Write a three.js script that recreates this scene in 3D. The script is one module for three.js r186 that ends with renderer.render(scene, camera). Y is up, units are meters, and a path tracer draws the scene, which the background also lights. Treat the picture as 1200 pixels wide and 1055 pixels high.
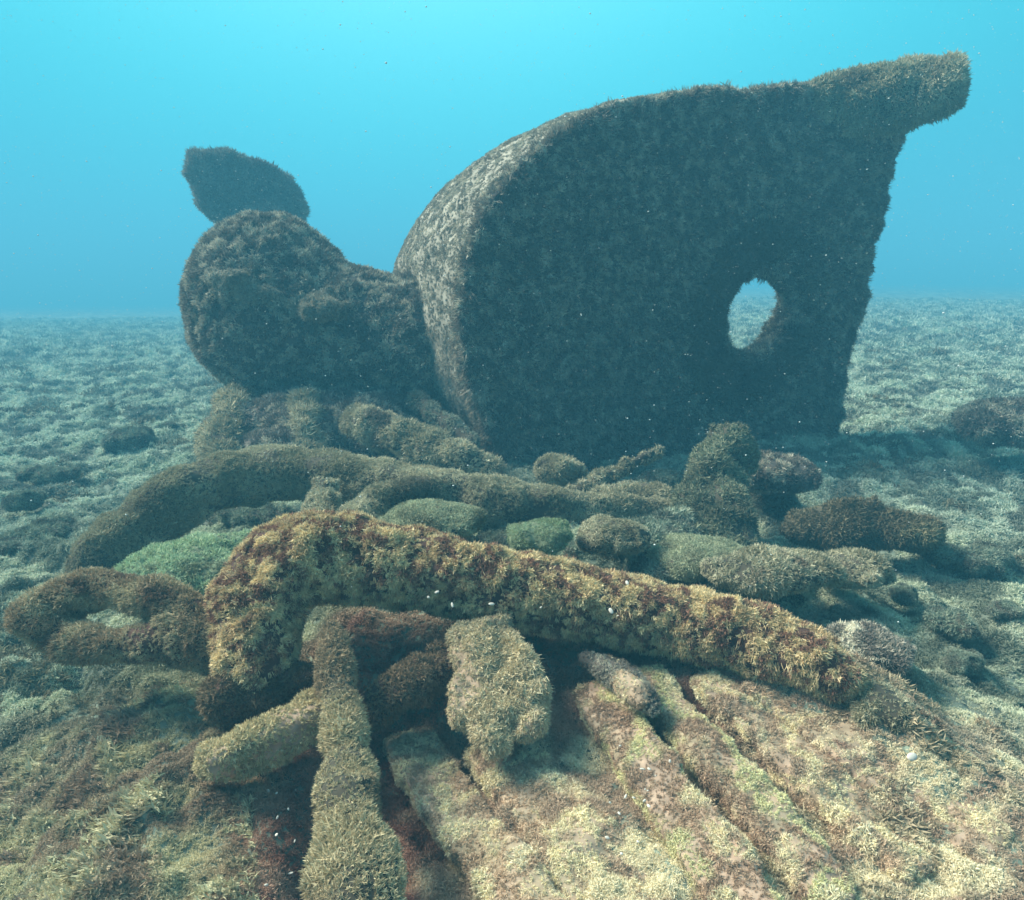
import * as THREE from 'three';
import { ImprovedNoise } from 'three/addons/math/ImprovedNoise.js';

// ---------------------------------------------------------------- camera, water light, sun, haze
const scene = new THREE.Scene();
const VFOV = 65, PITCH = -12, EYE = new THREE.Vector3(0, 1.2, 0);
const camera = new THREE.PerspectiveCamera(VFOV, 1024 / 900, 0.02, 400);
camera.position.copy(EYE);
camera.rotation.x = THREE.MathUtils.degToRad(PITCH);
camera.updateMatrixWorld();
const renderer = new THREE.WebGLRenderer({ antialias: true });
renderer.setSize(1024, 900);
renderer.toneMapping = THREE.LinearToneMapping;
renderer.toneMappingExposure = 2.5;
renderer.shadowMap.enabled = true;

const SUN = new THREE.Vector3(-0.95, 1.0, -0.25).normalize();
const sun = new THREE.DirectionalLight(new THREE.Color(1.0, 0.93, 0.77), 5.0);
sun.position.copy(SUN).multiplyScalar(30);
sun.target.position.set(0, 0, -4);
sun.position.add(sun.target.position);
sun.castShadow = true;
sun.shadow.radius = 50;
sun.shadow.mapSize.set(2048, 2048);
Object.assign(sun.shadow.camera, { left: -9, right: 9, top: 9, bottom: -9, near: 1, far: 60 });
scene.add(sun, sun.target);

{ // the water all round: brightest towards the surface ahead, deepening downwards and away from the light
  const W = 512, H = 256, data = new Float32Array(W * H * 4);
  const glow = new THREE.Vector3().setFromSphericalCoords(1, THREE.MathUtils.degToRad(90 - 45), Math.PI + 0.14);
  const d = new THREE.Vector3();
  for (let j = 0; j < H; j++) for (let i = 0; i < W; i++) {
    const el = ((j + 0.5) / H - 0.5) * Math.PI, az = ((i + 0.5) / W - 0.5) * 2 * Math.PI;
    d.set(Math.cos(el) * Math.cos(az), Math.sin(Math.max(el, 0)), Math.cos(el) * Math.sin(az)).normalize();
    const ang = Math.acos(THREE.MathUtils.clamp(d.dot(glow), -1, 1)) * 180 / Math.PI;
    const t = Math.exp(-0.5 * (ang / 33) ** 2);
    const k = (j * W + i) * 4;
    const zen = Math.max(0, Math.sin(el)) ** 3;
    data[k] = 0.004 + 0.02 * t + 0.34 * t ** 5 + 0.22 * zen;
    data[k + 1] = 0.035 + 0.60 * t + 0.18 * zen;
    data[k + 2] = 0.10 + 0.58 * t + 0.18 * zen;
    data[k + 3] = 1;
  }
  const sky = new THREE.DataTexture(data, W, H, THREE.RGBAFormat, THREE.FloatType);
  sky.mapping = THREE.EquirectangularReflectionMapping;
  sky.magFilter = THREE.LinearFilter; sky.minFilter = THREE.LinearFilter;
  sky.needsUpdate = true;
  scene.background = sky;
  scene.environment = sky;
}
scene.fog = new THREE.FogExp2(new THREE.Color(0.11, 0.50, 0.76), 0.037);

// ---------------------------------------------------------------- helpers
function rng(seed) { let s = seed >>> 0; return () => { s = (s + 0x6D2B79F5) >>> 0; let t = Math.imul(s ^ (s >>> 15), 1 | s); t = (t + Math.imul(t ^ (t >>> 7), 61 | t)) ^ t; return ((t ^ (t >>> 14)) >>> 0) / 4294967296; }; }
const perlin = new ImprovedNoise();
const N3 = (x, y, z) => perlin.noise(x, y, z);
function fbm(x, y, z, o = 3) { let a = 0.5, s = 0; for (let k = 0; k < o; k++) { s += a * N3(x, y, z); x = x * 2.03 + 11.3; y = y * 2.03 + 5.7; z = z * 2.03 + 7.1; a *= 0.5; } return s; }
const mix = (a, b, t) => a + (b - a) * t;
const clamp = THREE.MathUtils.clamp;
const sstep = (a, b, x) => { const t = clamp((x - a) / (b - a), 0, 1); return t * t * (3 - 2 * t); };
const V = (x, y, z) => new THREE.Vector3(x, y, z);

// sight lines of the photograph (1200 x 1055), used to survey real points in metres
const FOCAL = 527.5 / Math.tan(THREE.MathUtils.degToRad(VFOV / 2));
function sight(px, py) { return V((px - 600) / FOCAL, (527.5 - py) / FOCAL, -1).applyQuaternion(camera.quaternion); }
function at(px, py, depth) { return sight(px, py).multiplyScalar(depth).add(EYE); }
function onPlane(px, py, o, n) { const s = sight(px, py), t = o.clone().sub(EYE).dot(n) / s.dot(n); return s.multiplyScalar(t).add(EYE); }

// ---------------------------------------------------------------- the bed
function bedBase(x, z) {
  const r = -z;
  const side = sstep(-5, 7, x);
  const s0 = Math.max(0, r - mix(3.4, 4.5, sstep(-1.5, 0.5, x))), s1 = Math.max(0, r - 9);
  let h = mix(0.022, 0.055, side) * s0 - mix(0.022, 0.025, side) * (s1 - (1 - Math.exp(-s1 / 6)) * 6);
  const crest = 260;
  if (r > crest) h -= (r - crest) * mix(0.06, 0.06, side);
  h += 0.17 * Math.exp(-(((Math.hypot(x, z) - 2.2 + 0.12 * x) / 0.3) ** 2)) * sstep(-0.75, -0.45, x) * sstep(1.35, 0.95, x);   // the hull heaped under the timber
  h += 0.12 * Math.exp(-(((Math.hypot(x, z) - 3.0) / 0.38) ** 2)) * sstep(-1.3, -0.8, x) * sstep(1.7, 1.1, x);   // rubble under the arched pipe
  h -= 0.09 * sstep(-0.55, -0.42, x) * sstep(-0.02, -0.12, x) * sstep(1.95, 1.75, r) * sstep(0.9, 1.2, r);   // the hollow left of the planks
  // the bank of silt that falls away to the left of the timbers
  h -= 0.12 * sstep(-0.75, -1.5, x) * sstep(3.0, 1.0, r);
  h -= 0.10 * sstep(0.9, 1.8, x) * sstep(2.6, 1.2, r);
  return Math.max(h, -3);
}
function bed(x, z) {
  const r = Math.hypot(x, z);
  let h = bedBase(x, z);
  const near = sstep(120, 10, r);
  const calm = 1 - 0.65 * sstep(2.6, 1.9, r) * sstep(-0.9, -0.4, x);
  h += 0.15 * fbm(x * 0.8 + 3, 0.5, z * 0.8, 3) * calm;
  const warp = 0.35 * N3(x * 1.7, 9.3, z * 1.7);
  h += (0.10 * Math.abs(N3(x * 1.9 + warp, 4.2, z * 1.9)) + 0.085 * Math.abs(N3(x * 4.3, 7.7, z * 4.3 + warp)) + 0.05 * Math.abs(N3(x * 9.1 + 3, 1.2, z * 9.1)) - 0.05) * near * calm;
  h += 0.022 * N3(x * 13, 8.1, z * 13) * near;
  if (r < 12) h += 0.010 * N3(x * 30, 2.1, z * 30);
  return h;
}
function onBed(px, py, lift = 0) {
  const s = sight(px, py), p = V(0, 0, 0);
  for (let t = 0.5; t < 40; t += 0.01) { p.copy(s).multiplyScalar(t).add(EYE); if (p.y < bedBase(p.x, p.z) + lift) break; }
  return p.clone();
}

// ---------------------------------------------------------------- solid modelling: distance fields meshed by surface nets
const smin = (a, b, k) => { const h = Math.max(k - Math.abs(a - b), 0) / k; return Math.min(a, b) - h * h * k * 0.25; };
function cone(p, a, b, ra, rb) { // tapered capsule
  const bx = b.x - a.x, by = b.y - a.y, bz = b.z - a.z, px = p.x - a.x, py = p.y - a.y, pz = p.z - a.z;
  const t = clamp((px * bx + py * by + pz * bz) / (bx * bx + by * by + bz * bz + 1e-9), 0, 1);
  return Math.hypot(px - bx * t, py - by * t, pz - bz * t) - mix(ra, rb, t);
}
function chain(pts, k = 0.03) { // pts: [Vector3, radius]
  return (p) => { let d = 1e9; for (let i = 0; i + 1 < pts.length; i++) d = smin(d, cone(p, pts[i][0], pts[i + 1][0], pts[i][1], pts[i + 1][1]), k); return d; };
}
function ball(c, rx, ry, rz) { const m = Math.min(rx, ry, rz); return (p) => { const x = (p.x - c.x) / rx, y = (p.y - c.y) / ry, z = (p.z - c.z) / rz, l = Math.hypot(x, y, z); return (l - 1) * (m + (Math.max(rx, ry, rz) - m) * 0.3); }; }
function slab(c, ax, ay, az, hx, hy, hz, r) { // oriented rounded box
  return (p) => { const q = V(p.x - c.x, p.y - c.y, p.z - c.z), x = Math.abs(q.dot(ax)) - hx + r, y = Math.abs(q.dot(ay)) - hy + r, z = Math.abs(q.dot(az)) - hz + r;
    return Math.hypot(Math.max(x, 0), Math.max(y, 0), Math.max(z, 0)) + Math.min(Math.max(x, y, z), 0) - r; };
}
function plankBetween(a, b, w, t, r = 0.015, roll = 0) { // a board from a to b, w wide, t thick
  const ax = b.clone().sub(a), L = ax.length(); ax.normalize();
  const side = V(0, 1, 0).cross(ax).normalize(), up = ax.clone().cross(side).normalize();
  side.applyAxisAngle(ax, roll); up.applyAxisAngle(ax, roll);
  return slab(a.clone().add(b).multiplyScalar(0.5), ax, up, side, L / 2, t / 2, w / 2, r);
}
const rough = (f, amp, freq, o = 3, off = 0) => (p) => { const d = f(p); return d > amp * 3 + 0.08 ? d : d + amp * 2 * fbm(p.x * freq + off, p.y * freq + 3.3, p.z * freq - off, o); };
function polygon(pts, u, v) { // signed distance to a closed outline
  let d = 1e9, s = 1;
  for (let i = 0, j = pts.length - 1; i < pts.length; j = i++) {
    const ex = pts[j][0] - pts[i][0], ey = pts[j][1] - pts[i][1], wx = u - pts[i][0], wy = v - pts[i][1];
    const t = clamp((wx * ex + wy * ey) / (ex * ex + ey * ey), 0, 1);
    d = Math.min(d, (wx - ex * t) ** 2 + (wy - ey * t) ** 2);
    const c1 = v >= pts[i][1], c2 = v < pts[j][1], c3 = ex * wy > ey * wx;
    if ((c1 && c2 && c3) || (!c1 && !c2 && !c3)) s = -s;
  }
  return s * Math.sqrt(d);
}
function boundsOf(pts, pad) { const b = new THREE.Box3(); for (const p of pts) b.expandByPoint(p.isVector3 ? p : p[0]); return b.expandByScalar(pad); }
function nets(f, box, cell) {
  const n = [0, 0, 0].map((_, k) => Math.ceil((box.max.getComponent(k) - box.min.getComponent(k)) / cell) + 2);
  const [nx, ny, nz] = n, o = box.min, g = new Float32Array(nx * ny * nz), p = V(0, 0, 0);
  for (let k = 0, q = 0; k < nz; k++) for (let j = 0; j < ny; j++) for (let i = 0; i < nx; i++) { p.set(o.x + i * cell, o.y + j * cell, o.z + k * cell); g[q++] = f(p); }
  const idx = new Int32Array(g.length).fill(-1), pos = [], tri = [], st = [1, nx, nx * ny];
  const corner = []; for (let c = 0; c < 8; c++) corner.push([c & 1, (c >> 1) & 1, c >> 2]);
  for (let k = 0; k < nz - 1; k++) for (let j = 0; j < ny - 1; j++) for (let i = 0; i < nx - 1; i++) {
    const q = i + j * nx + k * nx * ny; let m = 0;
    for (let c = 0; c < 8; c++) if (g[q + (c & 1) + ((c >> 1) & 1) * nx + (c >> 2) * nx * ny] < 0) m |= 1 << c;
    if (m === 0 || m === 255) continue;
    let x = 0, y = 0, z = 0, e = 0;
    for (let a = 0; a < 8; a++) for (let ax = 0; ax < 3; ax++) {
      const b = a | (1 << ax); if (b === a) continue;
      if (((m >> a) & 1) === ((m >> b) & 1)) continue;
      const ga = g[q + corner[a][0] + corner[a][1] * nx + corner[a][2] * nx * ny], gb = g[q + corner[b][0] + corner[b][1] * nx + corner[b][2] * nx * ny], t = ga / (ga - gb);
      x += mix(corner[a][0], corner[b][0], t); y += mix(corner[a][1], corner[b][1], t); z += mix(corner[a][2], corner[b][2], t); e++;
    }
    idx[q] = pos.length / 3;
    pos.push(o.x + (i + x / e) * cell, o.y + (j + y / e) * cell, o.z + (k + z / e) * cell);
  }
  for (let k = 1; k < nz - 1; k++) for (let j = 1; j < ny - 1; j++) for (let i = 1; i < nx - 1; i++) {
    const q = i + j * nx + k * nx * ny;
    for (let ax = 0; ax < 3; ax++) {
      const a = g[q] < 0, b = g[q + st[ax]] < 0; if (a === b) continue;
      const s1 = st[(ax + 1) % 3], s2 = st[(ax + 2) % 3];
      const A = idx[q - s1 - s2], B = idx[q - s2], C = idx[q], D = idx[q - s1];
      if (A < 0 || B < 0 || C < 0 || D < 0) continue;
      if (a) tri.push(A, B, C, A, C, D); else tri.push(A, C, B, A, D, C);
    }
  }
  const geo = new THREE.BufferGeometry();
  geo.setAttribute('position', new THREE.Float32BufferAttribute(pos, 3));
  geo.setIndex(tri);
  geo.computeVertexNormals();
  return geo;
}
function tint(geo, colors, freq, seed) { // patches of growth of different colour over a body
  const p = geo.attributes.position, c = new Float32Array(p.count * 3), t = new THREE.Color();
  for (let i = 0; i < p.count; i++) {
    patch(t, colors, p.getX(i), p.getY(i), p.getZ(i), freq, seed);
    const m = 0.85 + 0.5 * N3(p.getX(i) * 40, p.getY(i) * 40, p.getZ(i) * 40);
    c[3 * i] = t.r * m; c[3 * i + 1] = t.g * m; c[3 * i + 2] = t.b * m;
  }
  geo.setAttribute('color', new THREE.BufferAttribute(c, 3));
}
function patch(out, colors, x, y, z, freq, seed) {
  const n = clamp(0.5 + 1.15 * fbm(x * freq + seed, y * freq - seed, z * freq + 2 * seed, 3), 0, 0.9999) * (colors.length - 1), i = Math.floor(n), f = sstep(0.2, 0.8, n - i);
  out.setRGB(mix(colors[i][0], colors[i + 1][0], f), mix(colors[i][1], colors[i + 1][1], f), mix(colors[i][2], colors[i + 1][2], f));
}

// ---------------------------------------------------------------- algae tufts
function makeTuft(seed, blades, width, curl, spread) {
  const R = rng(seed), pos = [], idx = [];
  for (let b = 0; b < blades; b++) {
    const az = R() * 6.283, tilt = spread * Math.sqrt(R()), L = 0.55 + 0.55 * R(), w = width * (0.6 + 0.8 * R());
    let p = V((R() - 0.5) * 0.55, -0.08, (R() - 0.5) * 0.55);
    const dir = V(Math.cos(az) * Math.sin(tilt), Math.cos(tilt), Math.sin(az) * Math.sin(tilt));
    const bend = V(R() - 0.5, R() - 0.6, R() - 0.5).multiplyScalar(curl);
    const sd = V(0, 1, 0).cross(dir).normalize().applyAxisAngle(dir, R() * 3);
    const base = pos.length / 3, S = 3;
    for (let s = 0; s <= S; s++) {
      const ww = w * [0.7, 1, 0.8, 0.15][s];
      pos.push(p.x - sd.x * ww, p.y - sd.y * ww, p.z - sd.z * ww, p.x + sd.x * ww, p.y + sd.y * ww, p.z + sd.z * ww);
      p = p.clone().addScaledVector(dir, L / S);
      dir.add(bend).normalize(); sd.addScaledVector(dir, -sd.dot(dir)).normalize();
    }
    for (let s = 0; s < S; s++) { const k = base + 2 * s; idx.push(k, k + 1, k + 2, k + 1, k + 3, k + 2); }
  }
  const g = new THREE.BufferGeometry();
  g.setAttribute('position', new THREE.Float32BufferAttribute(pos, 3)); g.setIndex(idx); g.computeVertexNormals();
  return g;
}
const TUFT = { frond: makeTuft(5, 22, 0.075, 1.9, 1.45), fine: makeTuft(8, 24, 0.05, 1.5, 1.35), strand: makeTuft(12, 9, 0.028, 0.3, 0.5), mat: makeTuft(21, 24, 0.06, 1.8, 1.5) };
const algaeMat = new THREE.MeshPhysicalMaterial({ color: 0xffffff, roughness: 1, metalness: 0, specularIntensity: 0.2, transmission: 0.2, thickness: 0, side: THREE.DoubleSide });
algaeMat.name = 'algae';
const bodyMat = new THREE.MeshStandardMaterial({ color: 0xffffff, vertexColors: true, roughness: 1 });
bodyMat.name = 'encrusted_surface';
let seedNo = 100;
function fillTufts(name, geo, list, parent) { // list: [pos, normal, size, color]
  const im = new THREE.InstancedMesh(geo, algaeMat, list.length), m = new THREE.Matrix4(), q = new THREE.Quaternion(), q2 = new THREE.Quaternion(), s = V(1, 1, 1), up = V(0, 1, 0), R = rng(seedNo += 7);
  list.forEach(([p, n, size, col], i) => {
    q.setFromUnitVectors(up, n); q2.setFromAxisAngle(up, R() * 6.283); q.multiply(q2);
    s.set(size * (0.8 + 0.4 * R()), size * (0.75 + 0.5 * R()), size * (0.8 + 0.4 * R()));
    im.setMatrixAt(i, m.compose(p, q, s)); im.setColorAt(i, col);
  });
  im.name = name; im.castShadow = im.receiveShadow = true; im.userData.kind = 'stuff';
  parent.add(im);
  return im;
}
function coat(mesh, o) { // tufts over the whole surface of a body
  const { per = 2500, size = 0.03, colors, freq = 2.5, tuft = 'frond', lean = [0, 0, 0], jitter = 0.5, clump = 6, gap = 1.4 } = o;
  const g = mesh.geometry, P = g.attributes.position, NN = g.attributes.normal, I = g.index, R = rng(seedNo += 13), seed = seedNo * 0.37;
  const a = V(0, 0, 0), b = V(0, 0, 0), c = V(0, 0, 0), n = V(0, 0, 0), list = [], ln = V(...lean), e = V(0, 0, 0);
  let owed = 0;
  for (let t = 0; t < I.count; t += 3) {
    const i0 = I.getX(t), i1 = I.getX(t + 1), i2 = I.getX(t + 2);
    a.fromBufferAttribute(P, i0); b.fromBufferAttribute(P, i1); c.fromBufferAttribute(P, i2);
    e.copy(c).sub(a); n.copy(b).sub(a).cross(e);
    owed += n.length() * 0.5 * per;
    while (owed > R()) {
      owed -= 1;
      let u = R(), v = R(); if (u + v > 1) { u = 1 - u; v = 1 - v; }
      const p = V(mix(a.x, b.x, u) + (c.x - a.x) * v, mix(a.y, b.y, u) + (c.y - a.y) * v, mix(a.z, b.z, u) + (c.z - a.z) * v);
      const cl = fbm(p.x * clump + seed, p.y * clump, p.z * clump - seed, 2);
      if (cl * gap + 0.9 < R()) continue;
      const d = V(NN.getX(i0), NN.getY(i0), NN.getZ(i0)).add(V(R() - 0.5, R() - 0.5, R() - 0.5).multiplyScalar(2 * jitter)).add(ln).normalize();
      const col = new THREE.Color(); patch(col, colors, p.x, p.y, p.z, freq, seed % 50);
      col.multiplyScalar(0.75 + 0.5 * R());
      list.push([p, d, size * clamp(1 + 1.3 * cl, 0.45, 1.8) * (0.75 + 0.5 * R()), col]);
    }
  }
  return fillTufts('algae_coat', TUFT[tuft], list, mesh);
}

// ---------------------------------------------------------------- things and parts
const used = {};
function numbered(n) { used[n] = (used[n] ?? -1) + 1; return used[n] ? n + '_' + String(used[n]).padStart(3, '0') : n; }
function tag(o, label, category, group) { o.userData.label = label; o.userData.category = category; if (group) o.userData.group = group; return o; }
function base(name, at0, label, category, group) { const o = new THREE.Group(); o.name = numbered(name); o.position.copy(at0); scene.add(o); return tag(o, label, category, group); }
function bodyMesh(name, f, box, cell, origin, look) {
  const g = nets(f, box, cell); g.translate(-origin.x, -origin.y, -origin.z);
  tint(g, look.under, look.freq ?? 3, seedNo += 3);
  const m = new THREE.Mesh(g, bodyMat); m.name = name; m.castShadow = m.receiveShadow = true;
  if (look.colors) coat(m, look);
  if (look.fringe) coat(m, { ...look, ...look.fringe });
  return m;
}
function part(t, name, f, box, cell, look) { const m = bodyMesh(name, f, box, cell, t.position, look); t.add(m); return m; }
function solid(name, label, category, f, box, cell, look, group) {
  const o = V((box.min.x + box.max.x) / 2, box.min.y, (box.min.z + box.max.z) / 2), m = bodyMesh(numbered(name), f, box, cell, o, look);
  m.position.copy(o); scene.add(m); return tag(m, label, category, group);
}

// colours of growth (linear reflectances)
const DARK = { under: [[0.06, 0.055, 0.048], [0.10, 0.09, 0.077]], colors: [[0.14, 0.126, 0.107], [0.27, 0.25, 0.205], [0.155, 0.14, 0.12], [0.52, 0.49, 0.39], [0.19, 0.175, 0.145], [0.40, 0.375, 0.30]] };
const SILT = { under: [[0.13, 0.13, 0.11], [0.19, 0.19, 0.16]], colors: [[0.24, 0.235, 0.2], [0.46, 0.46, 0.38], [0.22, 0.215, 0.18], [0.54, 0.54, 0.44], [0.32, 0.315, 0.265]] };
const OLIVE = { under: [[0.05, 0.045, 0.032], [0.085, 0.075, 0.052]], colors: [[0.18, 0.165, 0.115], [0.34, 0.32, 0.215], [0.50, 0.47, 0.33], [0.22, 0.185, 0.135]] };
const RUST = { under: [[0.06, 0.028, 0.022], [0.09, 0.046, 0.034]], colors: [[0.30, 0.18, 0.12], [0.56, 0.43, 0.25], [0.78, 0.65, 0.39], [0.28, 0.155, 0.11], [0.66, 0.53, 0.31], [0.40, 0.275, 0.165]] };
const PALE = { under: [[0.34, 0.27, 0.18], [0.42, 0.3, 0.22]], colors: [[0.60, 0.51, 0.35], [0.84, 0.76, 0.54], [0.56, 0.42, 0.29], [0.82, 0.74, 0.50], [0.50, 0.38, 0.27], [0.78, 0.69, 0.49], [0.44, 0.29, 0.21]] };
const GREEN = { under: [[0.10, 0.13, 0.08], [0.16, 0.2, 0.12]], colors: [[0.18, 0.23, 0.14], [0.28, 0.36, 0.21], [0.34, 0.42, 0.27], [0.2, 0.22, 0.14]] };

// ================================================================ seabed
{
  const rings = [], angs = [];
  for (let r = 0.25; r < 300;) { rings.push(r); r *= 1.0115; if (r > 14) r *= 1.018; }
  for (let a = -180; a < 180;) { angs.push(a); a += Math.abs(a) < 50 ? 0.2 : 2; }
  const nr = rings.length, na = angs.length, pos = [], idx = [];
  for (const r of rings) for (const a of angs) { const t = a * Math.PI / 180, x = Math.sin(t) * r, z = -Math.cos(t) * r; pos.push(x, bed(x, z), z); }
  const c0 = pos.length / 3; pos.push(0, bed(0, 0), 0);
  for (let i = 0; i < nr - 1; i++) for (let j = 0; j < na; j++) { const k = (j + 1) % na, A = i * na + j, B = i * na + k, C = A + na, D = B + na; idx.push(A, B, C, B, D, C); }
  for (let j = 0; j < na; j++) idx.push(c0, (j + 1) % na, j);
  const g = new THREE.BufferGeometry();
  g.setAttribute('position', new THREE.Float32BufferAttribute(pos, 3)); g.setIndex(idx); 
  g.computeVertexNormals();
  if (g.attributes.normal.getY(5) < 0) { for (let t = 0; t < idx.length; t += 3) { const q = idx[t]; idx[t] = idx[t + 1]; idx[t + 1] = q; } g.setIndex(idx); g.computeVertexNormals(); }
  tint(g, [[0.14, 0.18, 0.14], [0.21, 0.26, 0.2], [0.12, 0.145, 0.115], [0.25, 0.3, 0.235]], 1.3, 4);
  const m = new THREE.Mesh(g, bodyMat); m.name = 'seabed'; m.castShadow = m.receiveShadow = true; m.userData.kind = 'structure';
  scene.add(m);

  // the short turf of algae that covers it
  const R = rng(77), list = [], near = [];
  const far1 = [[0.31, 0.40, 0.31], [0.48, 0.57, 0.45], [0.22, 0.27, 0.215], [0.55, 0.63, 0.51], [0.18, 0.21, 0.175], [0.48, 0.56, 0.44], [0.29, 0.35, 0.275]];
  const side1 = [[0.33, 0.38, 0.275], [0.52, 0.57, 0.42], [0.18, 0.21, 0.155], [0.62, 0.66, 0.5], [0.15, 0.165, 0.125]];

  const left = [[0.36, 0.33, 0.2], [0.58, 0.54, 0.34], [0.34, 0.26, 0.18], [0.68, 0.64, 0.4]];
  const mid = [[0.58, 0.48, 0.33], [0.80, 0.71, 0.50], [0.48, 0.36, 0.26], [0.84, 0.76, 0.54], [0.68, 0.59, 0.41]];
  const red = [[0.30, 0.12, 0.10], [0.50, 0.28, 0.20], [0.24, 0.12, 0.09], [0.56, 0.38, 0.28]];
  const A = new THREE.Color(), B = new THREE.Color();
  for (let i = 0; i < 400000; i++) {
    const az = (R() - 0.5) * 1.75, r = 0.75 * Math.pow(55, Math.pow(R(), 1.1)), x = Math.sin(az) * r, z = -Math.cos(az) * r;
    const e = 0.03, y = bed(x, z), n = V(bed(x - e, z) - bed(x + e, z), 2 * e, bed(x, z - e) - bed(x, z + e)).normalize();
    n.add(V(1.5 * (R() - 0.5), R() * 0.4, 1.5 * (R() - 0.5))).normalize();
    patch(A, far1, x, 0, z, 1.3, 3);
    patch(B, side1, x, 0, z, 1.9, 3); A.lerp(B, sstep(5.5, 3.2, r + N3(x, 3, z)));
    const f = sstep(2.7, 1.9, r);
    if (f > 0) { patch(B, left, x, 0, z, 3, 9); const c = new THREE.Color(); patch(c, mid, x, 0, z, 3.5, 14); if (x < 1.2 && x > -0.75) { const q = new THREE.Color(); patch(q, red, x, 0, z, 5, 2); c.lerp(q, Math.max(sstep(-0.12, -0.25, x + 0.15 * N3(x * 5, 1, z * 5)), 0.85 * sstep(1.72, 1.95, r + 0.3 * N3(x * 4, 2, z * 4)) * sstep(0.85, 0.6, x))); } B.lerp(c, sstep(-0.72, -0.5, x) * sstep(2.5, 2.2, r)); A.lerp(B, f); }
    const col = A.clone().multiplyScalar(0.85 + 0.3 * R());
    const cl = fbm(x * 4, 7, z * 4, 2);
    list.push([V(x, y, z), n, clamp(0.0076 * r, 0.0135, 0.14) * clamp(1 + 1.2 * cl, 0.5, 1.7), col]);
  }
  for (let i = 0; i < 40000; i++) { // taller dark clumps here and there
    const az = (R() - 0.5) * 1.75, r = 2.3 * Math.pow(14, Math.pow(R(), 1.1)), x = Math.sin(az) * r, z = -Math.cos(az) * r;
    const cl = fbm(x * 1.5 + 5, 2, z * 1.5, 4); if (cl < 0.12 + 0.1 * R()) continue;
    patch(A, [[0.09, 0.085, 0.06], [0.16, 0.15, 0.10], [0.24, 0.23, 0.14]], x, 0, z, 5, 6);
    list.push([V(x, bed(x, z), z), V(R() - 0.5, 0.9, R() - 0.5).normalize(), clamp(0.011 * r, 0.03, 0.16) * (1 + 1.5 * (cl - 0.12)), A.clone().multiplyScalar(0.75 + 0.5 * R())]);
  }
  const turf = fillTufts('algae_turf', TUFT.mat, list, scene);
  tag(turf, 'low green and brown algae turf growing all over the seabed', 'algae');
}

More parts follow.
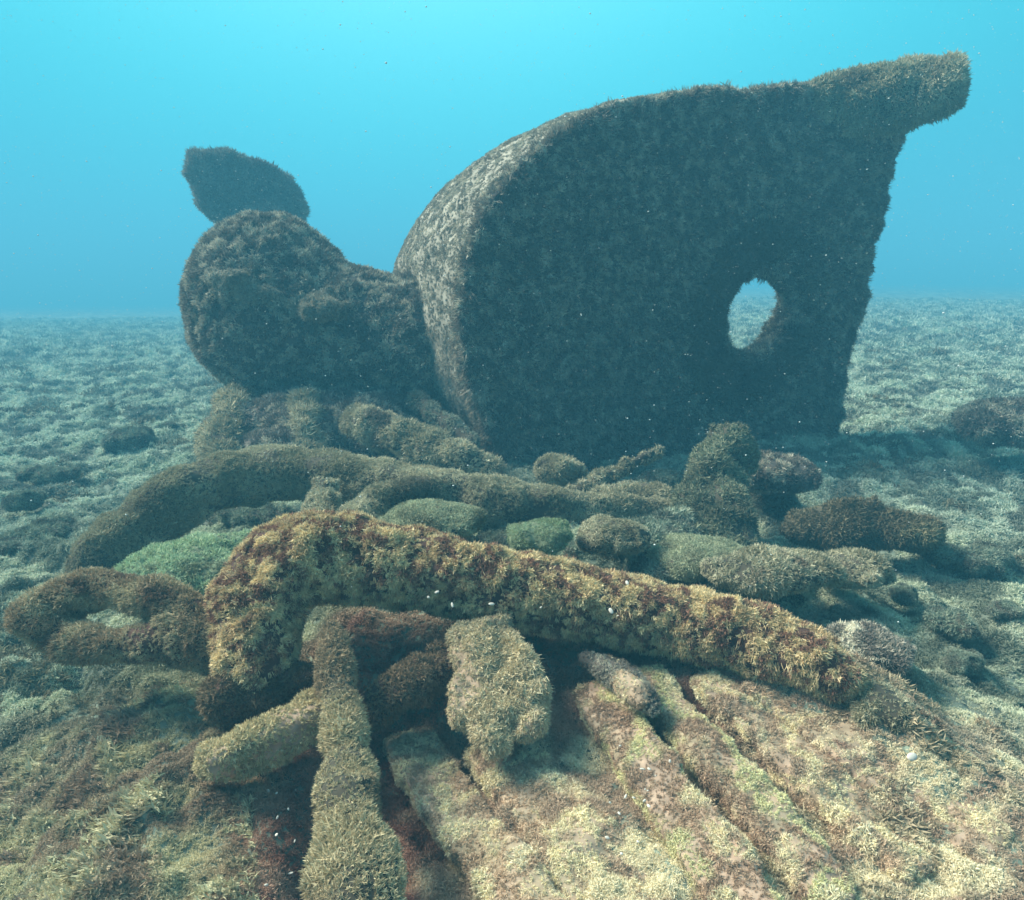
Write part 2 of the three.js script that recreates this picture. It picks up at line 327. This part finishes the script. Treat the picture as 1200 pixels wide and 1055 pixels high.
// ================================================================ the big shell
{
  const axis = V(-0.47, 0.0, -1).normalize();                        // from the flat end back along the shell
  const O = at(600, 400, 4.75), right = V(-axis.z, 0, axis.x), up = V(0, 1, 0);   // right: (1,0,-0.47)
  const flat = (px, py) => { const p = onPlane(px, py, O, axis).sub(O); return [p.dot(right), p.dot(up)]; };
  const outline = [[600, 560], [565, 505], [538, 440], [530, 370], [541, 290], [566, 235], [602, 188], [652, 150], [720, 120], [800, 106], [880, 104], [960, 100], [1030, 105], [1045, 165], [1030, 215], [1012, 290], [992, 380], [974, 465], [965, 560]].map(([x, y]) => flat(x, y));
  const loc = (p, f) => { const x = p.x - O.x, y = p.y - O.y, z = p.z - O.z; return f(x * right.x + z * right.z, y, x * axis.x + z * axis.z); };
  const [hu, hv] = flat(880, 367), [hu2] = flat(905, 367), [, hv2] = flat(880, 322), hr = Math.abs(hu2 - hu), hh = Math.abs(hv2 - hv);
  const hole = (u, v) => { const s = (u - hu) - 0.22 * (v - hv), t = v - hv; return (Math.hypot(s / (hr * 1.35), t / (hh * 1.1)) - 1) * hr; };
  const corners = outline.map(([u, v]) => O.clone().addScaledVector(right, u).addScaledVector(up, v));
  const t = base('wreck_shell', V(O.x + 0.9, 0.1, O.z - 0.6), 'huge algae-furred wreck shell with a flat dark end, an oval hole and a horn', 'wreck');
  const fBox = boundsOf(corners, 0.25);
  part(t, 'end_plate', rough((p) => loc(p, (u, v, w) => {
    const bow = 0.05 * Math.sin(u * 1.4 + 0.4) + 0.05 * N3(u * 1.3, v * 1.3, 2);
    const d = Math.max(polygon(outline, u, v) + 0.05, Math.abs(w - bow - 0.02) - 0.075);
    return Math.max(Math.max(d, -0) - 0.03, -hole(u, v));
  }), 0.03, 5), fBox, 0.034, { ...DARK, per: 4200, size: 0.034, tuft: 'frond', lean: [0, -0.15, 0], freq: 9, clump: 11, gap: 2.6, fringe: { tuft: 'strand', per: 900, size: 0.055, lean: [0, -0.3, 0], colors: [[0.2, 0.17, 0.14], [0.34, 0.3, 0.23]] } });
  part(t, 'hole_rim', rough((p) => loc(p, (u, v, w) => { const q = hole(u, v); return Math.hypot(Math.max(Math.abs(q - 0.15) - 0.05, 0), w + 0.07) - 0.06; }), 0.035, 6), boundsOf([O.clone().addScaledVector(right, hu).addScaledVector(up, hv)], 0.75), 0.03,
    { ...DARK, colors: [[0.07, 0.06, 0.05], [0.14, 0.125, 0.09], [0.20, 0.18, 0.12]], per: 2300, size: 0.045, lean: [0, -0.1, 0] });
  // curved wall running back from the left and upper edge
  const [uEnd] = flat(840, 300);
  part(t, 'curved_wall', rough((p) => loc(p, (u, v, w) => {
    const grow = 0.10 * Math.sin(clamp(w / 1.9, 0, 1) * Math.PI) - 0.06 * w;
    const d = Math.abs(polygon(outline, u, v) - grow + 0.06) - 0.06;
    return Math.max(d, Math.abs(w - 0.95) - 0.97, u - uEnd + w * 0.5, -(v + 2.0));
  }), 0.025, 4), boundsOf([...corners, ...corners.map((c) => c.clone().addScaledVector(axis, 1.95))], 0.25), 0.045,
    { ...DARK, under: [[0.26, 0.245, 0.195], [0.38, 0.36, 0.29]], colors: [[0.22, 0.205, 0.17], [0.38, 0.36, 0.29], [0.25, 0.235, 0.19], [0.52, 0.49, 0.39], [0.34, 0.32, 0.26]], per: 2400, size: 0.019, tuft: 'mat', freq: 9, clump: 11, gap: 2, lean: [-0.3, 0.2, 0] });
  const hp = [[950, 124, 5.45, 0.16], [1010, 122, 5.45, 0.215], [1060, 113, 5.3, 0.2], [1112, 100, 5.15, 0.175]].map(([x, y, d, r]) => [at(x, y, d), r]);
  const tip = at(1128, 96, 5.1), hd = tip.clone().sub(hp[1][0]).normalize();
  part(t, 'horn', rough((p) => Math.max(chain(hp, 0.1)(p), p.clone().sub(tip).dot(hd)), 0.035, 5), boundsOf(hp, 0.4), 0.03,
    { ...OLIVE, per: 2500, size: 0.05, tuft: 'frond', lean: [0.1, -0.1, 0] });
}

// ================================================================ bulb and neck beside the shell
{
  const c = at(312, 352, 5.6), t = base('bulb_housing', V(c.x + 0.4, 0.2, c.z), 'round algae-covered bulb with a thick neck running into the left side of the shell', 'wreck part');
  const A = at(316, 358, 5.6), B = at(330, 372, 5.55), C = at(425, 398, 5.5), D = at(505, 402, 5.45), E = at(560, 408, 5.6);
  const f = (p) => smin(ball(A, 0.6, 0.69, 0.62)(p), chain([[B, 0.58], [C, 0.48], [D, 0.49], [E, 0.52]], 0.1)(p), 0.2);
  part(t, 'bulb', rough((p) => Math.max(f(p), p.clone().sub(at(390, 360, 5.5)).dot(V(0.98, 0.1, 0))), 0.03, 4), boundsOf([A, B, C], 0.85), 0.04, { ...DARK, per: 3600, size: 0.038, freq: 8, clump: 10, gap: 2.6 });
  part(t, 'neck', rough((p) => Math.max(f(p), p.clone().sub(at(390, 360, 5.5)).dot(V(-0.98, -0.1, 0))), 0.03, 4), boundsOf([C, D, E], 0.8), 0.04, { ...DARK, per: 3600, size: 0.038, freq: 8, clump: 10, gap: 2.6 });
  for (const [x, y, d, rx, ry] of [[283, 338, 5.0, 0.22, 0.12], [376, 360, 4.94, 0.14, 0.07]])
    part(t, 'crusted_knob', rough(ball(at(x, y, d), rx, ry, 0.15), 0.11, 8), boundsOf([at(x, y, d)], 0.4), 0.025, { ...SILT, colors: [[0.2, 0.185, 0.15], [0.42, 0.39, 0.31], [0.28, 0.26, 0.2], [0.5, 0.47, 0.37]], per: 4200, size: 0.034 });
}
{ // blade standing behind the bulb
  const pts = [[224, 180], [262, 182], [300, 194], [334, 209], [354, 236], [352, 262], [300, 270], [252, 258], [236, 238], [221, 203]];
  const O = at(290, 220, 9.2), n = V(-0.25, 0, -1).normalize(), r = V(1, 0, -0.25).normalize();
  const uv = pts.map(([x, y]) => { const p = onPlane(x, y, O, n).sub(O); return [p.dot(r), p.y]; });
  const f = (p) => { const q = p.clone().sub(O); return Math.hypot(Math.max(polygon(uv, q.dot(r), q.y) + 0.1, 0), Math.max(Math.abs(q.dot(n)) - 0.14, 0)) - 0.1; };
  const foot = (p) => cone(p, at(318, 265, 9.2), at(330, 400, 9), 0.3, 0.4);
  solid('fin_blade', 'flat algae-covered blade rising behind the top of the round bulb', 'blade', rough((p) => smin(f(p), foot(p), 0.1), 0.07, 3.5), boundsOf([at(215, 160, 9.2), at(360, 400, 9), at(240, 260, 9.2)], 0.6), 0.05, { ...DARK, colors: [[0.12, 0.11, 0.10], [0.24, 0.22, 0.18], [0.36, 0.34, 0.27]], per: 1500, size: 0.065, gap: 2.5, clump: 6, fringe: { tuft: 'strand', per: 260, size: 0.075 } });
}

// ================================================================ pipes and timbers
const limb = (name, label, cat, pts, cell, look, amp = 0.034, freq = 5.5, k = 0.05) => {
  const q = pts.map(([x, y, d, r]) => [at(x, y, d), r]), mx = Math.max(...q.map((a) => a[1]));
  const curve = new THREE.CatmullRomCurve3(q.map((a) => a[0])), n = (pts.length - 1) * 3, fine = [];
  for (let i = 0; i <= n; i++) { const s = i / n * (pts.length - 1), j = Math.min(Math.floor(s), pts.length - 2); fine.push([curve.getPoint(i / n), mix(q[j][1], q[j + 1][1], s - j)]); }
  return solid(name, label, cat, rough(chain(fine, k), amp, freq), boundsOf(fine, mx + amp * 2 + 0.02), cell, look);
};
limb('arched_pipe', 'long arched algae-covered pipe between the foreground timber and the wreck', 'pipe',
  [[95, 682, 2.95, 0.07], [130, 645, 3.05, 0.10], [180, 607, 3.2, 0.11], [240, 572, 3.35, 0.115], [310, 555, 3.5, 0.115], [380, 556, 3.5, 0.11], [440, 568, 3.4, 0.105], [510, 578, 3.3, 0.10], [580, 592, 3.25, 0.10], [650, 602, 3.3, 0.095], [720, 606, 3.45, 0.085], [795, 604, 3.6, 0.07]],
  0.018, { ...OLIVE, per: 8500, size: 0.021, tuft: 'fine', lean: [0, -0.25, 0.1] });
limb('branch_pipe', 'short bent algae-covered stub rising under the middle of the arched pipe', 'pipe', [[415, 625, 2.75, 0.07], [440, 592, 2.95, 0.06], [480, 577, 3.1, 0.055], [525, 590, 3.2, 0.05]], 0.015, { ...OLIVE, per: 8500, size: 0.02, tuft: 'fine' });
limb('foreground_timber', 'thick red-brown furry timber across the foreground, its left end bent down', 'timber',
  [[300, 790, 1.95, 0.08], [300, 728, 2.03, 0.103], [322, 676, 2.1, 0.11], [365, 652, 2.14, 0.11], [425, 657, 2.16, 0.103], [500, 671, 2.16, 0.096], [600, 688, 2.16, 0.092], [700, 708, 2.15, 0.09], [800, 730, 2.12, 0.088], [890, 752, 2.05, 0.08], [945, 774, 1.98, 0.062], [985, 800, 1.92, 0.035]],
  0.014, { ...RUST, per: 21000, size: 0.0155, tuft: 'frond', lean: [0, -0.25, 0.1], freq: 13, clump: 20, gap: 3, fringe: { tuft: 'strand', per: 3000, size: 0.018, lean: [0, -1.1, 0.2] } }, 0.022, 9);
limb('rear_pipe', 'thin algae-covered pipe lying below the neck, pointing at the foot of the shell', 'pipe', [[418, 494, 4.6, 0.10], [470, 512, 4.4, 0.10], [530, 535, 4.2, 0.09], [575, 552, 4.1, 0.07]], 0.02, { ...OLIVE, per: 3600, size: 0.032, clump: 9 }, 0.04, 5);
limb('leaning_bar', 'straight dim bar leaning from under the neck to the rear pipe', 'bar', [[486, 468, 4.95, 0.045], [552, 517, 4.5, 0.05]], 0.018, { ...OLIVE, colors: [[0.2, 0.22, 0.17], [0.32, 0.35, 0.27]], per: 3000, size: 0.025 }, 0.02);
for (const [pts, label] of [[[[358, 470, 5.0, 0.09], [362, 535, 4.6, 0.10]], 'short pale post standing under the bulb, nearer the neck'], [[[268, 470, 5.1, 0.10], [262, 530, 4.6, 0.12]], 'short pale post at the left edge of the bulb\'s shadow']])
  limb('stub_post', label, 'post', pts, 0.025, { ...OLIVE, per: 2400, size: 0.045 }, 0.05, 5);
limb('pipe_prop', 'short stub between the arched pipe and the bent end of the foreground timber', 'post', [[378, 572, 3.2, 0.05], [380, 640, 2.9, 0.06]], 0.018, { ...OLIVE, per: 6000, size: 0.02 }, 0.04, 8);
limb('frame_post', 'upright furry tan frame post standing before the left part of the foreground timber', 'post', [[389, 735, 1.94, 0.02], [393, 785, 1.84, 0.024], [400, 835, 1.74, 0.027], [406, 890, 1.62, 0.032]], 0.011, { ...OLIVE, colors: [[0.26, 0.205, 0.13], [0.50, 0.43, 0.27], [0.36, 0.28, 0.18], [0.2, 0.14, 0.1]], per: 16000, size: 0.013 }, 0.016, 10);
limb('hull_rib', 'broad algae-covered rib running from the frame post to the bottom of the picture', 'rib', [[408, 885, 1.64, 0.03], [410, 945, 1.48, 0.046], [412, 1040, 1.3, 0.046], [414, 1110, 1.18, 0.046]], 0.012, { ...OLIVE, colors: [[0.26, 0.205, 0.13], [0.50, 0.43, 0.27], [0.36, 0.28, 0.18], [0.2, 0.14, 0.1]], per: 16000, size: 0.013 }, 0.03, 7);
{
  const a = at(232, 905, 1.66), b = at(385, 832, 1.86);
  solid('cross_timber', 'short slanting crosspiece with a yellow top joining the frame post from the left', 'timber', rough(plankBetween(a, b, 0.11, 0.10, 0.04), 0.028, 8), boundsOf([a, b], 0.16), 0.012, { ...PALE, colors: [[0.3, 0.23, 0.14], [0.58, 0.5, 0.3], [0.42, 0.34, 0.21]], per: 15000, size: 0.013 });
}
limb('bent_rib', 'broken brown rib under the timber, left of the hanging flap', 'rib', [[432, 838, 1.9, 0.035], [470, 808, 1.95, 0.04], [530, 780, 2.02, 0.04], [590, 765, 2.1, 0.03]], 0.011, { ...RUST, colors: [[0.14, 0.085, 0.06], [0.26, 0.19, 0.12], [0.36, 0.28, 0.17]], per: 17000, size: 0.014 }, 0.03, 9);
limb('broken_batten', 'thin dark broken batten slanting under the right half of the foreground timber', 'batten', [[690, 772, 2.05, 0.022], [735, 800, 1.95, 0.024], [765, 830, 1.85, 0.014]], 0.008, { ...DARK, per: 12000, size: 0.009 }, 0.012, 14);
limb('broken_batten', 'thin pale broken batten just right of the dark slanting one', 'batten', [[712, 775, 2.03, 0.014], [738, 805, 1.92, 0.016], [752, 822, 1.86, 0.01]], 0.006, { ...PALE, per: 9000, size: 0.008 }, 0.008, 14);
limb('timber_stub', 'stubby brown timber end left of the frame post, under the bent timber', 'timber', [[258, 822, 1.9, 0.06], [320, 808, 1.95, 0.07], [372, 800, 1.97, 0.05]], 0.013, { ...RUST, colors: [[0.15, 0.11, 0.07], [0.28, 0.22, 0.14]], per: 13000, size: 0.016 }, 0.04, 7);
{
  const a = at(565, 735, 2.06), b = at(592, 880, 1.76);
  const strips = [[-0.075, 0, 0.075, 0.82], [-0.015, 0.012, 0.085, 1.0], [0.055, -0.006, 0.08, 0.9], [0.095, 0.004, 0.05, 0.62]].map(([dx, dz, w, k]) => plankBetween(a.clone().add(V(dx * 0.7, 0.02, dz)), a.clone().lerp(b, k).add(V(dx * 1.2, 0, dz)), w, 0.05, 0.02, dx * 2));
  solid('hanging_flap', 'ragged tan slab hanging from the middle of the foreground timber', 'slab', rough(rough((p) => { let d = 1e9; for (const f of strips) d = smin(d, f(p), 0.02); return d; }, 0.03, 8), 0.01, 28), boundsOf([a, b], 0.26), 0.012, { ...PALE, colors: [[0.3, 0.24, 0.15], [0.62, 0.54, 0.36], [0.46, 0.37, 0.24]], per: 17000, size: 0.014, lean: [0, -0.3, 0.1], fringe: { tuft: 'strand', per: 2600, size: 0.022, lean: [0, -1, 0.3] } });
}
{ // the eye-shaped loop at the left
  const c = at(135, 725, 2.05), r = V(1, 0, 0.15).normalize(), u = V(0, 0.8, -0.5).normalize();
  const ring = []; for (let i = 0; i <= 24; i++) { const a = i / 24 * 6.2832; ring.push([c.clone().addScaledVector(r, 0.225 * Math.cos(a)).addScaledVector(u, 0.082 * Math.sin(a) * (1 - 0.2 * Math.cos(a))), 0.036 + 0.026 * Math.cos(a) ** 2]); }
  ring.push(); 
  const arm = [[at(215, 745, 2.05), 0.06], [at(262, 755, 2.02), 0.08]];
  solid('iron_loop', 'eye-shaped loop covered in brown weed at the left edge', 'loop', rough((p) => smin(chain(ring, 0.03)(p), chain(arm)(p), 0.05), 0.028, 7), boundsOf([...ring, ...arm], 0.12), 0.012, { ...RUST, colors: [[0.2, 0.14, 0.1], [0.36, 0.28, 0.18], [0.50, 0.43, 0.28], [0.24, 0.16, 0.11]], freq: 9, per: 17000, size: 0.015, lean: [-0.2, -0.2, 0.1] });
}

// ================================================================ hull planking in the foreground
{
  const t = base('hull_planking', V(0.2, 0, -1.45), 'pale hull planks fanning out below the foreground timber', 'hull');
  const rows = [[[480, 865], [655, 1120], 0.14, 0.004], [[578, 875], [772, 1120], 0.2, -0.012], [[690, 805], [905, 1110], 0.125, 0.012], [[754, 790], [988, 1070], 0.115, 0.002], [[818, 790], [1078, 1030], 0.135, -0.01], [[888, 800], [1165, 1005], 0.15, -0.022]];
  rows.forEach(([p, q, w, lift], i) => {
    const a = onBed(...p, lift + 0.015), b = onBed(...q, lift);
    part(t, i ? 'plank_' + String(i).padStart(3, '0') : 'plank', rough(rough(plankBetween(a, b, w, 0.06, 0.012, [0.16, -0.05, 0.2, 0.12, -0.1, 0.08][i]), 0.026, 5), 0.006, 45, 3), boundsOf([a, b], 0.14), 0.0075, { ...PALE, ...(i === 2 || i === 3 ? { colors: [[0.56, 0.46, 0.31], [0.80, 0.73, 0.50], [0.70, 0.67, 0.40], [0.46, 0.33, 0.23], [0.76, 0.68, 0.46], [0.40, 0.28, 0.2]] } : {}), per: 15000, size: 0.0115, tuft: 'mat', lean: [0.35, 0, 0.5], jitter: 0.8, freq: 5, clump: 14, gap: 0.8 });
  });
}

// ================================================================ stones, mounds
const lumpThing = (name, label, cat, px, py, d, rx, ry, rz, look, amp = 0.03, freq = 6) => { const c = at(px, py, d), m = Math.max(rx, ry, rz); return solid(name, label, cat, rough(ball(c, rx, ry, rz), amp, freq), boundsOf([c], m * 1.15 + amp), clamp(m / 14, 0.01, 0.03), look); };
const near = (o, s = 0.022, n = 6000) => ({ ...o, per: n * 1.7, size: s * 0.78, freq: 6, clump: 9 });
lumpThing('mossy_stone', 'broad mossy green stone between the arched pipe and the bent timber end', 'stone', 238, 668, 2.72, 0.27, 0.085, 0.24, near({ ...GREEN, colors: [[0.26, 0.34, 0.21], [0.40, 0.50, 0.31], [0.46, 0.56, 0.37], [0.28, 0.31, 0.2]] }, 0.024, 4500), 0.07, 5);
lumpThing('mossy_stone', 'pale stone under the stub of the arched pipe', 'stone', 505, 612, 2.75, 0.19, 0.075, 0.16, near({ ...OLIVE, colors: [[0.28, 0.30, 0.2], [0.40, 0.43, 0.29], [0.2, 0.21, 0.14]], tuft: 'mat' }, 0.022, 9000));
lumpThing('mossy_stone', 'small mossy green stone above the middle of the foreground timber', 'stone', 634, 628, 2.72, 0.1, 0.05, 0.09, near({ ...GREEN, tuft: 'fine' }, 0.018, 6500), 0.04, 7);
lumpThing('mossy_stone', 'slanting grey-green stone right of the small mossy green one', 'stone', 718, 628, 2.8, 0.13, 0.07, 0.12, near({ ...OLIVE, tuft: 'mat' }, 0.02, 5000));
lumpThing('mossy_stone', 'rounded pale stone in front of the stump', 'stone', 822, 655, 2.8, 0.17, 0.065, 0.16, near({ ...OLIVE, colors: [[0.28, 0.30, 0.2], [0.40, 0.43, 0.29], [0.2, 0.21, 0.14]], tuft: 'mat' }, 0.022, 9000));
{
  const pts = [[835, 640, 3.3, 0.15], [836, 595, 3.5, 0.10], [840, 553, 3.65, 0.085], [856, 528, 3.72, 0.11]];
  limb('weedy_stump', 'stump of weed standing before the foot of the wreck, under the oval hole', 'stump', pts, 0.02, { ...OLIVE, per: 4200, size: 0.032, colors: [[0.13, 0.14, 0.095], [0.26, 0.28, 0.19], [0.18, 0.175, 0.12]] }, 0.07, 5, 0.1);
}
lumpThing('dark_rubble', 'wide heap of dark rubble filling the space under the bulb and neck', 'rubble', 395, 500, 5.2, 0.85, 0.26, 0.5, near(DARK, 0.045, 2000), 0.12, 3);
lumpThing('dark_boulder', 'dark boulder half hidden behind the right side of the stump', 'boulder', 905, 553, 4.0, 0.24, 0.085, 0.2, near(DARK, 0.035, 3200), 0.04);
limb('weedy_log', 'rounded log of dark weed lying on the bed right of the stump', 'log', [[920, 618, 3.35, 0.06], [985, 616, 3.3, 0.09], [1040, 620, 3.25, 0.095], [1090, 630, 3.2, 0.06]], 0.018, { ...OLIVE, colors: [[0.10, 0.09, 0.06], [0.18, 0.16, 0.105], [0.28, 0.26, 0.16]], per: 6500, size: 0.024 }, 0.06, 5);
lumpThing('dark_boulder', 'dark boulder at the right edge of the picture', 'boulder', 1185, 497, 5.0, 0.33, 0.15, 0.3, near(DARK, 0.045, 2200), 0.05, 4);
lumpThing('weedy_rock', 'brown weedy rock just beyond the right end of the foreground timber', 'rock', 1025, 828, 1.92, 0.09, 0.065, 0.1, near(OLIVE, 0.02, 7500), 0.02, 8);
lumpThing('weedy_rock', 'dark weedy rock above the right end of the foreground timber', 'rock', 1012, 758, 2.25, 0.13, 0.045, 0.12, near({ ...OLIVE, colors: DARK.colors.map((c) => c.map((v) => v * 1.5)) }, 0.022, 6500), 0.02, 8);
lumpThing('weedy_rock', 'low ridge of weed between the log and the right end of the timber', 'rock', 905, 668, 2.6, 0.25, 0.07, 0.12, near(OLIVE, 0.024, 5500), 0.03, 7);

limb('bare_twig', 'thin dim branch lying at the foot of the shell, left of the stump', 'branch', [[668, 578, 3.9, 0.03], [715, 556, 4.0, 0.03], [772, 530, 4.15, 0.03]], 0.014, { ...OLIVE, per: 3500, size: 0.022 }, 0.035, 7);
lumpThing('weedy_rock', 'small dim rock at the foot of the shell, left of the thin dim branch', 'rock', 655, 552, 4.1, 0.14, 0.08, 0.12, near({ ...OLIVE }, 0.03, 3500), 0.03, 7);
lumpThing('weedy_rock', 'low weed lump between the end of the arched pipe and the stump', 'rock', 745, 585, 3.7, 0.22, 0.07, 0.12, near({ ...OLIVE }, 0.03, 3500), 0.03, 7);
lumpThing('weedy_rock', 'pale weed lump on the bed straight below the log', 'rock', 1000, 668, 2.75, 0.15, 0.06, 0.12, near({ ...OLIVE }, 0.024, 5000), 0.03, 7);
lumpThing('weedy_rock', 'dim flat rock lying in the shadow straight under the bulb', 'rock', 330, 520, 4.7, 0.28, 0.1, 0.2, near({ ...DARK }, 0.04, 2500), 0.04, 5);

{ // weed-covered lumps strewn over the bed
  const protos = [[0.16, 0.08, 0.13, 0.05, 6], [0.11, 0.06, 0.12, 0.04, 8], [0.2, 0.07, 0.14, 0.06, 5]].map(([rx, ry, rz, am, fr]) => { const o = V(0, 0, 0), m = bodyMesh('weedy_lump', rough(ball(V(0, 0.03, 0), rx, ry, rz), am, fr), boundsOf([V(0, 0.03, 0)], rx * 1.2 + am), 0.016, o, { ...OLIVE, colors: [[0.12, 0.14, 0.11], [0.26, 0.31, 0.235], [0.17, 0.19, 0.15], [0.36, 0.41, 0.31]], per: 5500, size: 0.022, freq: 6, clump: 9 }); return m; });
  const mids = [[430, 600], [560, 610], [585, 640], [680, 650], [760, 640], [775, 668], [860, 640], [880, 690], [690, 590], [770, 570], [300, 610], [470, 545], [600, 560], [730, 552], [905, 590], [640, 585]];
  const R = rng(66), spots = [[1060, 700], [1115, 735], [1150, 660], [1130, 780], [1175, 720], [1150, 585], [1060, 520], [1105, 655], [60, 560], [150, 520], [95, 480], [40, 640], [30, 590], [200, 505]];
  spots.forEach(([x, y], i) => {
    const o = protos[i % 3].clone(), p = onBed(x, y, 0.02); o.name = numbered('weedy_lump'); o.position.copy(p); o.rotation.y = R() * 6.28; o.scale.setScalar((0.5 + 0.5 * R()) * (i < 8 ? 0.8 : 1.1)); scene.add(o);
    tag(o, i < 8 ? 'small weed-covered lump strewn on the seabed right of the wreckage' : 'small weed-covered lump strewn on the seabed left of the arched pipe', 'lump', i < 8 ? 'lumps on the right-hand seabed' : 'lumps on the left-hand seabed');
  });
  mids.forEach(([x, y], i) => {
    const o = protos[(i + 1) % 3].clone(); o.name = numbered('weedy_lump'); o.position.copy(onBed(x, y, 0.005)); o.rotation.y = R() * 6.28; o.scale.setScalar(0.6 + 0.6 * R()); scene.add(o);
    tag(o, 'small weed-covered lump of rubble around the arched pipe, behind the foreground timber', 'lump', 'rubble lumps around the arched pipe');
  });
}

// ================================================================ shells
{
  const g = new THREE.SphereGeometry(1, 14, 8, 0, 6.2832, 0, 1.6); g.scale(1, 0.45, 0.7);
  const m = new THREE.MeshStandardMaterial({ color: new THREE.Color(0.58, 0.54, 0.47), roughness: 0.6, side: THREE.DoubleSide }); m.name = 'shell';
  const R = rng(31);
  const put = (p, s, label, group) => { const o = new THREE.Mesh(g, m); o.name = numbered('shell'); o.scale.set(s * (0.7 + 0.8 * R()), s, s * (0.7 + 0.6 * R())); o.position.copy(p); o.rotation.set(R() * 1.2 - 0.2, R() * 6, R() * 0.8 - 0.4); o.castShadow = o.receiveShadow = true; scene.add(o); tag(o, label, 'shell', group); };
  put(onBed(1069, 887, 0.1), 0.011, 'bright white shell on the brown slope below the right end of the timber');
  for (const [x, y] of [[502, 700], [512, 694], [530, 709], [576, 708], [634, 712], [716, 716], [724, 722], [735, 683], [812, 758]]) put(at(x, y, 2.02), 0.004 + 0.003 * R(), 'tiny pale shell caught in the weed on the front of the foreground timber', 'shells in the timber weed');
  for (let i = 0; i < 16; i++) put(onBed(mix(690, 770, R()) + i * 1.5, mix(870, 1010, R()), 0.105), 0.0025 + 0.003 * R(), 'tiny pale shell scattered on the hull planks', 'shells on the planks');
  for (let i = 0; i < 9; i++) put(onBed(mix(310, 358, R()), mix(925, 1050, R()), 0.03), 0.0025 + 0.0035 * R(), 'tiny pale shell in the hollow left of the broad rib', 'shells in the hollow');
}
{ // specks drifting in the water
  const R = rng(909), g = new THREE.IcosahedronGeometry(1, 1), m = new THREE.MeshStandardMaterial({ color: new THREE.Color(0.7, 0.72, 0.7), roughness: 0.9 }), q = new THREE.Matrix4();
  const im = new THREE.InstancedMesh(g, m, 9000);
  for (let i = 0; i < 9000; i++) { const d = 1.4 + 5 * Math.sqrt(R()), p = V((R() - 0.5) * 1.7 * d, 0.35 + 3.2 * R(), -d), s = 0.0012 + 0.0022 * R() * R(); im.setMatrixAt(i, q.makeScale(s, s * 0.7, s).setPosition(p)); }
  im.name = 'drifting_specks'; im.userData.kind = 'stuff'; scene.add(im); tag(im, 'tiny pale specks drifting in the water all over the picture', 'specks');
}
{ // shaggy weed lying over the banks on both sides of the timbers
  const R = rng(404), list = [], c = new THREE.Color();
  for (let i = 0; i < 16000; i++) {
    const leftSide = R() < 0.55, az = leftSide ? -0.40 - 0.55 * R() : 0.3 + 0.65 * R(), r = 0.8 + 1.5 * R(), x = Math.sin(az) * r, z = -Math.cos(az) * r;
    const n = fbm(x * 5, 3, z * 5, 3); if (n < -0.02) continue;
    patch(c, leftSide ? [[0.3, 0.25, 0.16], [0.56, 0.52, 0.33], [0.32, 0.24, 0.17], [0.62, 0.6, 0.38]] : [[0.24, 0.18, 0.13], [0.44, 0.37, 0.25], [0.28, 0.2, 0.14]], x, 0, z, 4, 21);
    list.push([V(x, bed(x, z) + 0.002, z), V(Math.sin(az) * 0.8 + 0.7 * (R() - 0.5), 0.5 + 0.5 * R(), 0.6 + 0.7 * (R() - 0.5)).normalize(), (0.016 + 0.016 * R()) * clamp(0.7 + 2 * n, 0.6, 1.5), c.clone().multiplyScalar(0.8 + 0.4 * R())]);
  }
  tag(fillTufts('shaggy_weed', TUFT.frond, list, scene), 'shaggy brown and yellowish weed lying over the banks in the lower corners', 'weed');
}
renderer.render(scene, camera);
